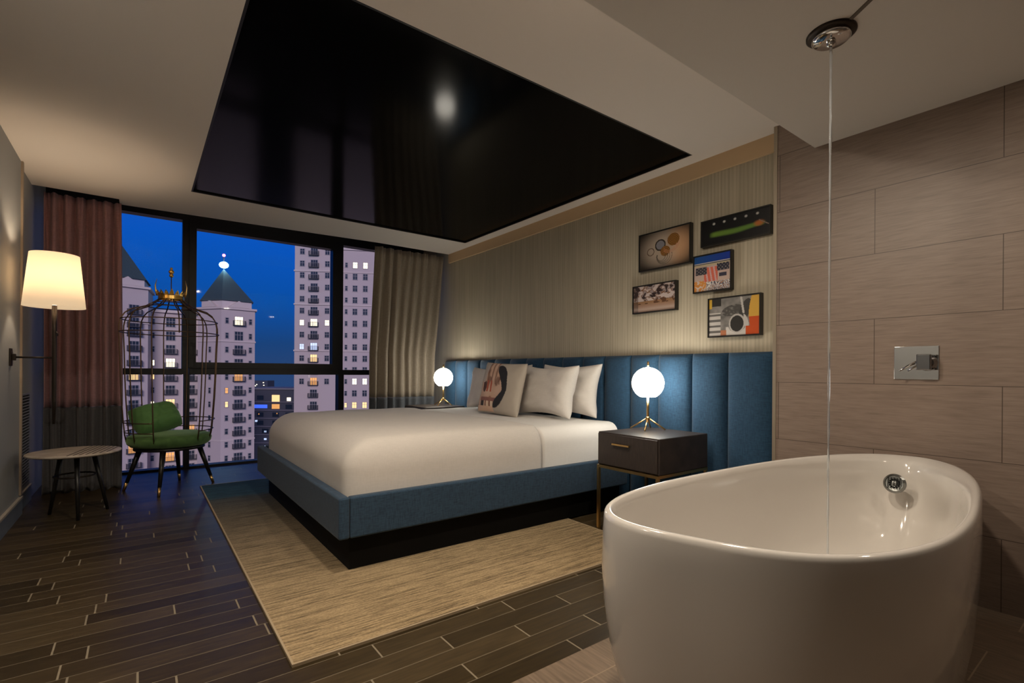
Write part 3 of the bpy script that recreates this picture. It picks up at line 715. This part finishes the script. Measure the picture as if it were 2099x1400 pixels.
dome = [(.085 + (r_ - .085) * (KR - .02), z_) for r_, z_ in dome]; low = [(r_ * KR, z_) for r_, z_ in low]
face = math.atan2(-CH[1], -CH[0])           # towards the camera
nb = 12
for k in range(nb):
    a = face + 2 * PI * k / nb + math.radians(9)
    prof = dome if k in (0,) else dome + low
    b = B(); tube(b, [(r_ * math.cos(a), r_ * math.sin(a), z_) for r_, z_ in prof], .0052, 7); mesh('cage_bar', b, M['cage_wire'], ch, True)
def ring(rad, z, a0=0, a1=2 * PI, closed=True):
    b = B(); n = 60; tube(b, [(rad * math.cos(a0 + (a1 - a0) * i / n), rad * math.sin(a0 + (a1 - a0) * i / n), z) for i in range(n if closed else n + 1)], .0045, 7, closed=closed); mesh('cage_ring', b, M['cage_wire'], ch, True)
ring(.18, 1.602); ring(.13, 1.637); ring(.356, 1.48); ring(.367, 1.37)
g0 = face + math.radians(39); ring(.392 * KR, .60, g0, g0 + 2 * PI - math.radians(60), False); ring(.378 * KR, .515, g0, g0 + 2 * PI - math.radians(60), False)
b = B(); lathe(b, [(.094, 1.668), (.098, 1.672), (.098, 1.70), (.092, 1.705), (.092, 1.668)], n=36, cap0=False, cap1=False)
for k in range(16):
    a = 2 * PI * k / 16; c_ = Vector((math.cos(a), math.sin(a), 0)); t_ = Vector((-c_.y, c_.x, 0))
    big = k % 4 == 0
    h_ = .048 if not big else .060
    base = c_ * .096
    vs = [b.verts.new(base + t_ * w_ + c_ * o_ + Vector((0, 0, z_))) for w_, o_, z_ in ((-.018, 0, 1.70), (.018, 0, 1.70), (.014, .008, 1.70 + h_ * .5), (0, .018, 1.70 + h_), (-.014, .008, 1.70 + h_ * .5))]
    vb = [b.verts.new(v_.co - c_ * .004) for v_ in vs]
    b.faces.new(vs); b.faces.new(vb)
    for i in range(5): b.faces.new((vs[i], vs[(i + 1) % 5], vb[(i + 1) % 5], vb[i]))
    ball(b, tuple(base + c_ * (.006) + Vector((0, 0, 1.722))), .008, 4)
mesh('crown', b, M['gold'], ch)
for sgn in (-1, 1):
    pv = Vector((math.cos(face + PI / 2), math.sin(face + PI / 2), 0)) * sgn
    b = B(); tube(b, [pv * .100 + Vector((0, 0, 1.70)), pv * .112 + Vector((0, 0, 1.74)), pv * .116 + Vector((0, 0, 1.79)), pv * .104 + Vector((0, 0, 1.850))], [.008, .007, .005, .001], 8); mesh('crown_horn', b, M['gold'], ch, True)
b = B(); tube(b, [(0, 0, 1.665), (0, 0, 1.89)], .004, 8); mesh('crown_stem', b, M['cage_wire'], ch, True)
b = B(); ball(b, (0, 0, 1.885), .017, 8); ball(b, (0, 0, 1.918), .021, 8); ball(b, (0, 0, 1.948), .011, 8); mesh('crown_finial', b, M['gold'], ch, True)
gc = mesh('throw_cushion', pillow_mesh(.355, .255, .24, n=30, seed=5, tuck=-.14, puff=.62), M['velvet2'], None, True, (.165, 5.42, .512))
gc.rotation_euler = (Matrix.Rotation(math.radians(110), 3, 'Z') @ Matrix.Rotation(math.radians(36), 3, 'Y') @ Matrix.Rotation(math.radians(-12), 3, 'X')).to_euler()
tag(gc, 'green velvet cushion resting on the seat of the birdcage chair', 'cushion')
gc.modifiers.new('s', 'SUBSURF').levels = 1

# ---------------------------------------------------------------- small round table
ta = thing('side_table', 'small round table with a pale striped top and dark legs', 'table', (-.372, 4.737, 0))
b = B(); lathe(b, [(.001, .438), (.245, .438), (.262, .444), (.266, .450), (.264, .457), (.258, .459), (.001, .459)], n=56); mesh('tabletop', b, M['light_top'], ta, True)
for k in range(7):
    x = .03 + k * .031; hh = math.sqrt(.25 ** 2 - x * x)
    b = B(); box(b, x - .0035, x + .0035, -hh, hh, .4591, .4603); mesh('groove', b, M['groove'], ta, rot=(0, 0, math.radians(-12)))
for fx, fy in ((-.517, 4.843), (-.339, 4.543), (-.19, 4.795)):
    dx, dy = fx + .372, fy - 4.737
    b = B(); tube(b, [(dx * .55, dy * .55, .437), (dx, dy, 0)], [.016, .010], 12); mesh('leg', b, M['black_wood'], ta, True)
b = B(); tube(b, [(.115 * math.cos(2 * PI * i / 40), .115 * math.sin(2 * PI * i / 40), .285) for i in range(40)], .006, 8, closed=True); mesh('stretcher_ring', b, M['dark_metal'], ta, True)

# ---------------------------------------------------------------- wall lamp
wl = thing('wall_lamp', 'lit wall lamp with a cream tapered shade on a long dark pole', 'lamp', (XL, 4.613, 1.125))
b = B(); box(b, 0, .010, -.03, .03, -.058, .058); box(b, .010, .030, -.012, .012, -.022, .022); bevel(mesh('wall_plate', b, M['dark_metal'], wl), .003)
b = B(); tube(b, [(.030, 0, 0), (.217, 0, 0)], .0065, 10); mesh('arm', b, M['dark_metal'], wl, True)
b = B(); tube(b, [(.217, 0, -.455), (.217, 0, -.30), (.217, 0, .18), (.217, 0, .36)], [.008, .012, .014, .014], 14); mesh('pole', b, M['dark_metal'], wl, True)
b = B(); tube(b, [(.228, -.012, .18), (.236, -.02, .165), (.236, -.02, .15)], .003, 8); mesh('switch', b, M['dark_metal'], wl, True)
b = B(); lathe(b, [(.165, .348), (.131, .708)], .217, 0, 64, False, False)
o = mesh('lamp_shade', b, M['shade'], wl, True); sd = o.modifiers.new('s', 'SOLIDIFY'); sd.thickness = .002
b = B(); ball(b, (.217, 0, .50), .03, 10); tube(b, [(.217, 0, .36), (.217, 0, .475)], .012, 10); mesh('bulb', b, M['bulb'], wl, True)

# ---------------------------------------------------------------- unseen downlights, added out of view to light the room
DL = ((.85, 1.58, ZC, 'unseen round ceiling light added to brighten the bed'), (1.42, .92, ZS, 'unseen round ceiling light over the bathtub'), (2.5, -.30, ZS, 'unseen round ceiling light added to brighten the tiled wall'), (-.42, 1.85, ZC, 'unseen round ceiling light added to brighten the left side'))
dl0 = None
for i, (x, y, z, lb) in enumerate(DL):
    if dl0 is None:
        dl0 = thing('unseen_downlight', lb, 'light', (x, y, z), group='unseen ceiling downlights')
        b = B(); lathe(b, [(.075, 0), (.075, -.006), (.060, -.006), (.058, 0)], n=32, cap0=False, cap1=False); mesh('bezel', b, M['chrome'], dl0, True)
        b = B(); lathe(b, [(.057, -.001), (.057, -.004), (.001, -.004)], n=32); mesh('lens', b, M['down'], dl0, True); d = dl0
    else:
        d = copy_tree(dl0); d.location = (x, y, z); d['label'] = lb

# ---------------------------------------------------------------- the city
def facade_units():
    U = {}
    def win(name, w, h, m, div=1, rail=False):
        b = B(); box(b, -w / 2 - .10, w / 2 + .10, -.12, .05, -h / 2 - .10, h / 2 + .10, 0)
        n = div
        for k in range(n):
            x0 = -w / 2 + k * w / n + .04; x1 = -w / 2 + (k + 1) * w / n - .04
            box(b, x0, x1, -.135, -.11, -h / 2, -.04 + h * .12, 1); box(b, x0, x1, -.135, -.11, .04 + h * .12, h / 2, 1)
        me = bpy.data.meshes.new(name); b.to_mesh(me); b.free(); me.materials.append(M['wframe']); me.materials.append(m); U[name] = me
    for tag_, m in (('d', M['wdark']), ('w', M['lit']), ('p', M['lit2']), ('a', M['amber']), ('c', M['cool'])):
        win('small' + tag_, .62, 1.15, m, 1); win('door' + tag_, 1.7, 1.9, m, 3); win('twin' + tag_, 1.15, 1.5, m, 2); win('wide' + tag_, 1.1, 1.35, m, 2)
    b = B(); w = 2.5
    box(b, -w / 2, w / 2, -.85, -.12, -1.12, -1.0); box(b, -w / 2, w / 2, -.85, -.80, -.08, -.02)
    for k in range(15): x = -w / 2 + .03 + k * (w - .06) / 14; box(b, x - .025, x + .025, -.84, -.80, -1.0, -.08)
    for x in (-w / 2, w / 2 - .05): box(b, x, x + .05, -.85, -.12, -.08, -.02)
    for x in (-w / 2, w / 2 - .05):
        for k in range(3): box(b, x, x + .05, -.7 + k * .22, -.66 + k * .22, -1.0, -.08)
    me = bpy.data.meshes.new('balcony'); b.to_mesh(me); b.free(); me.materials.append(M['iron']); U['balcony'] = me
    return U
U = facade_units()
def put(root, me, A, Bp, s, z, nm='window', off=0.):
    ex, ey = Bp[0] - A[0], Bp[1] - A[1]; l = math.hypot(ex, ey); ex, ey = ex / l, ey / l
    o = bpy.data.objects.new(nm, U[me]); C.objects.link(o); o.parent = root
    o.location = (A[0] + ex * s + ey * off - root.location.x, A[1] + ey * s - ex * off - root.location.y, z - root.location.z); o.rotation_euler = (0, 0, math.atan2(ey, ex)); return o
GZ = -60.
def rel(poly, root): return [(x - root.location.x, y - root.location.y) for x, y in poly]
def pyramid(b, poly, z, apex):
    vs = [b.verts.new((x, y, z)) for x, y in poly]; a = b.verts.new(apex); n = len(vs)
    for i in range(n): b.faces.new((vs[i], vs[(i + 1) % n], a))
    b.faces.new(vs)
def shrink(poly, k):
    cx = sum(p[0] for p in poly) / len(poly); cy = sum(p[1] for p in poly) / len(poly)
    return [(cx + (x - cx) * k, cy + (y - cy) * k) for x, y in poly]
lw = thing('apartment_building', 'pale stone apartment building with twin slate pyramid roofs and a beacon', 'building', (5., 136., GZ))
RPp = [(10.2, 129.88), (14.09, 124.46), (20.89, 125.61), (21.5, 134.5), (12.5, 137.5)]
LPp = [(-10.81, 133.15), (-5.52, 125.43), (1.27, 127.83), (2.2, 137.), (-8., 141.)]
WGp = [(-1.0, 133.6), (12.5, 134.6), (12.5, 146.), (-1.0, 146.)]
rows = [5.5, 2.5, -.5, -3.5, -6.55, -9.55, -12.5, -15.4, -18.4, -21.3]
def H0(z): return z - GZ
b = B(); prism(b, rel(RPp, lw), 0, H0(14.4)); mesh('pavilion_wall', b, M['stone'], lw)
b = B(); prism(b, rel(LPp, lw), 0, H0(17.6)); mesh('pavilion_wall', b, M['stone'], lw)
b = B(); prism(b, rel(WGp, lw), 0, H0(13.6)); mesh('wing_wall', b, M['stone'], lw)
for pl, zc in ((RPp, 14.4), (LPp, 17.6)):
    for k_, z0_, z1_ in ((1.07, zc, zc + .45), (1.03, zc - 7.2, zc - 6.85), (1.02, zc - 29., zc - 28.7)):
        b = B(); prism(b, rel(shrink(pl, k_), lw), H0(z0_), H0(z1_)); mesh('cornice', b, M['belt'], lw)
    b = B(); prism(b, rel(shrink(pl, .88), lw), H0(zc + .45), H0(zc + 2.0)); mesh('attic_wall', b, M['stone2'], lw)
b = B(); pyramid(b, rel(shrink(RPp, .95), lw), H0(16.4), (13.9 - 5 + 1.2, 129.6 - 136, H0(24.0))); mesh('roof', b, M['slate'], lw)
b = B(); pyramid(b, rel(shrink(LPp, .95), lw), H0(19.6), (-5.9 - 5, 133.2 - 136, H0(31.5))); mesh('roof', b, M['slate'], lw)
b = B(); box(b, -6.2, 7.5, -2.6, -1.9, H0(13.6), H0(14.2)); mesh('wing_parapet', b, M['belt'], lw)
# gables on the attic
def gable(A, Bp, s, w, z, h):
    ex, ey = Bp[0] - A[0], Bp[1] - A[1]; l = math.hypot(ex, ey); ex, ey = ex / l, ey / l
    b = B(); P = lambda a, o_, zz: (A[0] + ex * (s + a) + ey * o_ - 5, A[1] + ey * (s + a) - ex * o_ - 136, H0(zz))
    f = [b.verts.new(P(-w / 2, .25, z)), b.verts.new(P(w / 2, .25, z)), b.verts.new(P(0, .25, z + h))]; k = [b.verts.new(P(-w / 2, -1.5, z)), b.verts.new(P(w / 2, -1.5, z)), b.verts.new(P(0, -1.5, z + h))]
    b.faces.new(f); b.faces.new(k)
    for i in range(3): b.faces.new((f[i], f[(i + 1) % 3], k[(i + 1) % 3], k[i]))
    mesh('gable', b, M['belt'], lw)
gable(RPp[1], RPp[2], 3.5, 4.4, 14.9, 1.5); gable(LPp[1], LPp[2], 3.6, 5., 18.1, 1.7); gable(RPp[0], RPp[1], 3.3, 4., 14.9, 1.4)
lit = {('R', 'd', 11.9): 'p', ('R', 's', -6.55): 'w', ('R', 'd', -.5): 'a', ('W', 1, 2.5): 'p', ('W', 1, -6.55): 'w', ('W', 0, 2.5): 'p', ('W', 0, -6.55): 'p', ('W', 1, -18.4): 'a', ('W', 0, -.5): 'w', ('L', 'd', -.5): 'w', ('L', 'd', -15.4): 'a', ('R', 's', -3.5): 'a', ('W', 2, 2.5): 'p', ('W', 2, 11.5): 'p', ('L', 's', -9.55): 'w', ('W', 2, -12.5): 'a'}
cnt = 0
for z in [11.9, 8.6] + rows:
    put(lw, 'door' + lit.get(('R', 'd', z), 'd'), RPp[1], RPp[2], 3.5, z)
    if z not in (8.6,): put(lw, 'balcony', RPp[1], RPp[2], 3.5, z + .1, 'balcony')
    put(lw, 'small' + lit.get(('R', 's', z), 'd'), RPp[1], RPp[2], 1.1, z); put(lw, 'smalld', RPp[1], RPp[2], 5.9, z)
    if z < 8: put(lw, 'smalld', RPp[0], RPp[1], 3.6, z)
for z in [13.2, 10.6] + [r_ + .3 for r_ in [8.5] + rows]:
    k = round(z - .3, 2)
    put(lw, 'door' + lit.get(('L', 'd', k), 'd'), LPp[1], LPp[2], 4.7, z); put(lw, 'balcony', LPp[1], LPp[2], 4.7, z + .1, 'balcony'); put(lw, 'small' + lit.get(('L', 's', k), 'd'), LPp[1], LPp[2], 1.9, z)
for z in [11.5, 8.5] + rows:
    for j, (s_, kd) in enumerate(((3.2, 'small'), (6.4, 'door'), (10.2, 'door'))):
        put(lw, kd + lit.get(('W', j, z), 'd'), WGp[0], WGp[1], s_, z)
        if kd == 'door' and z < 8: put(lw, 'balcony', WGp[0], WGp[1], s_, z + .1, 'balcony')
b = B(); bx, by = 13.9 - 5 + 1.2, 129.6 - 136; tube(b, [(bx, by, H0(23.6)), (bx, by, H0(27.))], .10, 8); mesh('mast', b, M['iron'], lw)
b = B(); ball(b, (bx, by, H0(24.9)), .95, 8, .75); mesh('white_beacon', b, M['beacon'], lw, True)
b = B(); ball(b, (bx, by, H0(27.1)), .32, 8); mesh('red_beacon', b, M['beacon_red'], lw, True)

rt = thing('apartment_tower', 'tall pale stone apartment tower seen beside the right mullion', 'building', (45., 135., GZ))
T0, T1, T2 = (31.82, 136.16), (41.72, 129.98), (53.5, 123.77)
ux, uy = (T1[0] - T0[0]) / 11.67, (T1[1] - T0[1]) / 11.67; nx_, ny_ = uy, -ux
TAp = [T0, T1, (T1[0] - nx_ * 16, T1[1] - ny_ * 16), (T0[0] - nx_ * 16, T0[1] - ny_ * 16)]
TBp = [(T1[0], T1[1]), T2, (T2[0] - nx_ * 16, T2[1] - ny_ * 16), (T1[0] - nx_ * 16, T1[1] - ny_ * 16)]
TBp = [(x - nx_ * .6, y - ny_ * .6) for x, y in TBp]
def TZ_(z): return z - GZ
b = B(); prism(b, rel(TAp, rt), 0, TZ_(47)); mesh('main_wall', b, M['stone'], rt)
b = B(); prism(b, rel(TBp, rt), 0, TZ_(32.6)); mesh('lower_wall', b, M['stone'], rt)
for z in (26.65, 18.0, 6.0):
    for P_, k_ in ((TAp, 1.03), (TBp, 1.02)):
        b = B(); prism(b, rel(shrink(P_, k_), rt), TZ_(z), TZ_(z + .35)); mesh('belt_course', b, M['belt'], rt)
for P_, k_, z in ((TAp, 1.06, 47), (TBp, 1.04, 32.6)):
    b = B(); prism(b, rel(shrink(P_, k_), rt), TZ_(z), TZ_(z + .7)); mesh('cornice', b, M['belt'], rt)
b = B(); prism(b, rel(shrink(TBp, .8), rt), TZ_(33.2), TZ_(35.5)); mesh('attic', b, M['slate'], rt)
trow = [44.2, 41.1, 38., 34.9, 31.8, 28.7, 25.7, 22.6, 19.55, 16.5, 13.4, 10.3, 7.2, 4.2, 1.2, -1.8, -4.9, -8.]
tl_ = {(0, 13.4): 'p', (1, 13.4): 'p', (2, 13.4): 'p', (1, 7.2): 'c', (0, 7.2): 'c', (1, 4.2): 'w', (1, -1.8): 'a'}
t2_ = {28.7: 'p', -1.8: 'p', -8.: 'w'}
for z in trow:
    if 6 < z < 41.5 or z < 5:
        if z > -6 or True:
            put(rt, 'wide' + tl_.get((0, z), 'd'), T0, T1, 1.9, z) if z > -3 else None
            put(rt, 'wide' + tl_.get((2, z), 'd'), T0, T1, 8.2, z) if z > -3 else None
        put(rt, 'door' + tl_.get((1, z), 'd'), T0, T1, 4.9, z); put(rt, 'balcony', T0, T1, 4.9, z + .1, 'balcony')
TB0, TB1 = TBp[0], TBp[1]
for z in trow:
    if z > 31: continue
    m_ = t2_.get(z, 'd')
    put(rt, 'twin' + m_, TB0, TB1, 3.4, z); put(rt, 'twin' + m_, TB0, TB1, 6.0, z)
    put(rt, 'smallw' if z == -8. else 'smalld', TB0, TB1, 1.2, z); put(rt, 'smalld', TB0, TB1, 8.7, z)

mb = thing('apartment_block', 'low dark apartment block with lit yellow and blue windows between the towers', 'building', (37., 184., GZ))
M0, M1 = (30.48, 189.68), (46.87, 177.4)
ux, uy = (M1[0] - M0[0]), (M1[1] - M0[1]); l_ = math.hypot(ux, uy); ux, uy = ux / l_, uy / l_; nx_, ny_ = uy, -ux
MP = [M0, M1, (M1[0] - nx_ * 15, M1[1] - ny_ * 15), (M0[0] - nx_ * 15, M0[1] - ny_ * 15)]
b = B(); prism(b, rel(MP, mb), 0, -5.6 - GZ); mesh('wall', b, M['lowrise'], mb)
b = B(); prism(b, rel(shrink(MP, 1.05), mb), -5.6 - GZ, -5.1 - GZ)
for z in (-10., -12.8, -15.6, -18.4, -21.2, -24.): prism(b, rel(shrink(MP, 1.06), mb), z - GZ, z + .25 - GZ)
mesh('balcony_slab', b, M['wframe'], mb)
def mwin(s, z, w, h, m):
    b = B(); P = lambda a, zz, o_: (M0[0] + ux * (s + a) + nx_ * o_ - 37, M0[1] + uy * (s + a) + ny_ * o_ - 184, zz - GZ)
    f = [b.verts.new(P(a, zz, .15)) for a, zz in ((-w / 2, z - h / 2), (w / 2, z - h / 2), (w / 2, z + h / 2), (-w / 2, z + h / 2))]
    k = [b.verts.new(P(a, zz, -.1)) for a, zz in ((-w / 2, z - h / 2), (w / 2, z - h / 2), (w / 2, z + h / 2), (-w / 2, z + h / 2))]
    b.faces.new(f); b.faces.new(k)
    for i in range(4): b.faces.new((f[i], f[(i + 1) % 4], k[(i + 1) % 4], k[i]))
    mesh('window', b, m, mb)
mwin(8.5, -8.6, 2.6, 2.3, M['lit']); mwin(8.5, -11.4, 2.6, 1.6, M['amber']); mwin(13.0, -8.9, 1.3, 1.2, M['lit2']); mwin(3.4, -11.4, 4.4, 1.2, M['lit3'])
for s_, z in ((3.2, -8.4), (3.2, -14.2), (8.5, -14.2), (3.2, -17.), (8.5, -17.), (5., -19.8), (13., -14.2), (13., -11.5), (9.5, -22.6)): mwin(s_, z, 2.2, 1.5, M['wdark'])
for s_, z in ((5.0, -20.0), (5.0, -22.6), (5.0, -25.2), (1.9, -16.4)): mwin(s_, z, .8, .6, M['cool'])
mwin(2.8, -14., .4, .4, M['amber']); mwin(9., -13.8, .4, .4, M['amber'])
wd = B(); v_ = [wd.verts.new(p) for p in ((-1.6, 0, 3), (1.6, 0, 3), (0, 0, 0), (-1.6, 1.6, 3), (1.6, 1.6, 3), (0, 1.6, 0))]
wd.faces.new(v_[:3]); wd.faces.new(v_[3:]); wd.faces.new((v_[0], v_[1], v_[4], v_[3])); wd.faces.new((v_[1], v_[2], v_[5], v_[4])); wd.faces.new((v_[2], v_[0], v_[3], v_[5]))
# far skyline
rnd = random.Random(4)
for k in range(7):
    dx = 60 + k * 22.; y = 600 - k * 30; w = rnd.uniform(14, 24); h = 60 - rnd.uniform(5, 16) - 3
    t = thing('distant_building', 'hazy distant low building on the dusk skyline between the towers', 'building', (dx * 1.25, y, GZ), rz=-.6, group='distant skyline buildings')
    b = B(); box(b, -w / 2, w / 2, -8, 8, 0, h); mesh('wall', b, mat('distant_wall_%d' % k, (.05, .06 + .01 * rnd.random(), .10), 1), t)
    b = B()
    for q in range(4):
        x = rnd.uniform(-w / 2 + 1, w / 2 - 2); z = h - rnd.uniform(1.5, 6); box(b, x, x + 1.2, -8.1, -8, z, z + .9)
    mesh('lit_windows', b, M['lit2'] if k % 3 else M['cool'], t)
b = B(); box(b, -900, 1400, 20, 1500, GZ - 1, GZ); struct('ground', b, M['city_ground'], 'dark city ground far below the window', 'ground')

# ---------------------------------------------------------------- light
def light(kind, name, loc, e, col=(1, 1, 1), size=.1, rot=(0, 0, 0), spread=None, shape='DISK', blend=.8, ang=None, radius=None):
    l = bpy.data.lights.new(name, kind); l.energy = e; l.color = col
    if kind == 'AREA':
        l.shape = shape; l.size = size
        if spread: l.spread = spread
    if kind == 'SPOT': l.spot_size = ang; l.spot_blend = blend; l.shadow_soft_size = radius or .05
    if kind == 'POINT': l.shadow_soft_size = radius or .05
    o = bpy.data.objects.new(name, l); C.objects.link(o); o.location = loc; o.rotation_euler = rot; return o
WARM = (1., .85, .68)
for i, (x, y, e) in enumerate([(d_[0], d_[1], e_) for d_, e_ in zip(DL, (21, 15, 4.5, 19))]):
    light('AREA', 'unseen_downlight_lamp', (x, y, (ZC if y > 1.3 else ZS) - .012), e, WARM, .11)  # lamps of the added, unseen downlights
light('POINT', 'shade_bulb', (-.473, 4.613, 1.715), 9., (1., .76, .52), radius=.04)
s = light('SUN', 'afterglow', (0, 0, 60), 1.75, (1., .84, .86)); s.rotation_euler = Vector((.25, .92, -.30)).to_track_quat('-Z', 'Y').to_euler(); s.data.angle = .4

w = bpy.data.worlds.new('dusk'); sc.world = w; w.use_nodes = True; t = w.node_tree; bg = t.nodes['Background']
tc = t.nodes.new('ShaderNodeTexCoord'); sx = t.nodes.new('ShaderNodeSeparateXYZ'); rp = t.nodes.new('ShaderNodeValToRGB')
t.links.new(tc.outputs['Generated'], sx.inputs[0]); t.links.new(sx.outputs[2], rp.inputs[0]); t.links.new(rp.outputs[0], bg.inputs[0])
e = rp.color_ramp.elements; e[0].position = 0.; e[0].color = (.020, .052, .15, 1); e[1].position = 1.; e[1].color = (.004, .010, .04, 1)
for p, c in ((.05, (.010, .052, .18)), (.12, (.003, .072, .34)), (.22, (.003, .085, .47)), (.36, (.015, .085, .48)), (.5, (.006, .02, .10))):
    q = e.new(p); q.color = (*c, 1)
bg.inputs[1].default_value = 1.0

# ---------------------------------------------------------------- camera
cam = bpy.data.cameras.new('camera'); co = bpy.data.objects.new('camera', cam); C.objects.link(co)
cam.sensor_width = 36; cam.lens = 1015.5 / 2099 * 36; cam.shift_y = 62. / 2099; cam.clip_start = .02; cam.clip_end = 5000
yaw, roll = math.radians(36.89), math.radians(.38)
fw = Vector((math.sin(yaw), math.cos(yaw), 0)); r0 = Vector((math.cos(yaw), -math.sin(yaw), 0)); u0 = Vector((0, 0, 1))
rt_ = r0 * math.cos(roll) + u0 * math.sin(roll); up_ = u0 * math.cos(roll) - r0 * math.sin(roll)
mx = Matrix((rt_, up_, -fw)).transposed().to_4x4(); mx.translation = (0, 0, 1.05); co.matrix_world = mx
sc.camera = co
vs = sc.view_settings; vs.view_transform = 'Standard'; vs.look = 'None'; vs.gamma = 1; vs.exposure = .22; vs.use_curve_mapping = False
cy = sc.cycles; cy.use_denoising = True; cy.max_bounces = 10; cy.diffuse_bounces = 6; cy.glossy_bounces = 5; cy.transparent_max_bounces = 16; cy.sample_clamp_indirect = 6.
cy.caustics_reflective = False; cy.caustics_refractive = False
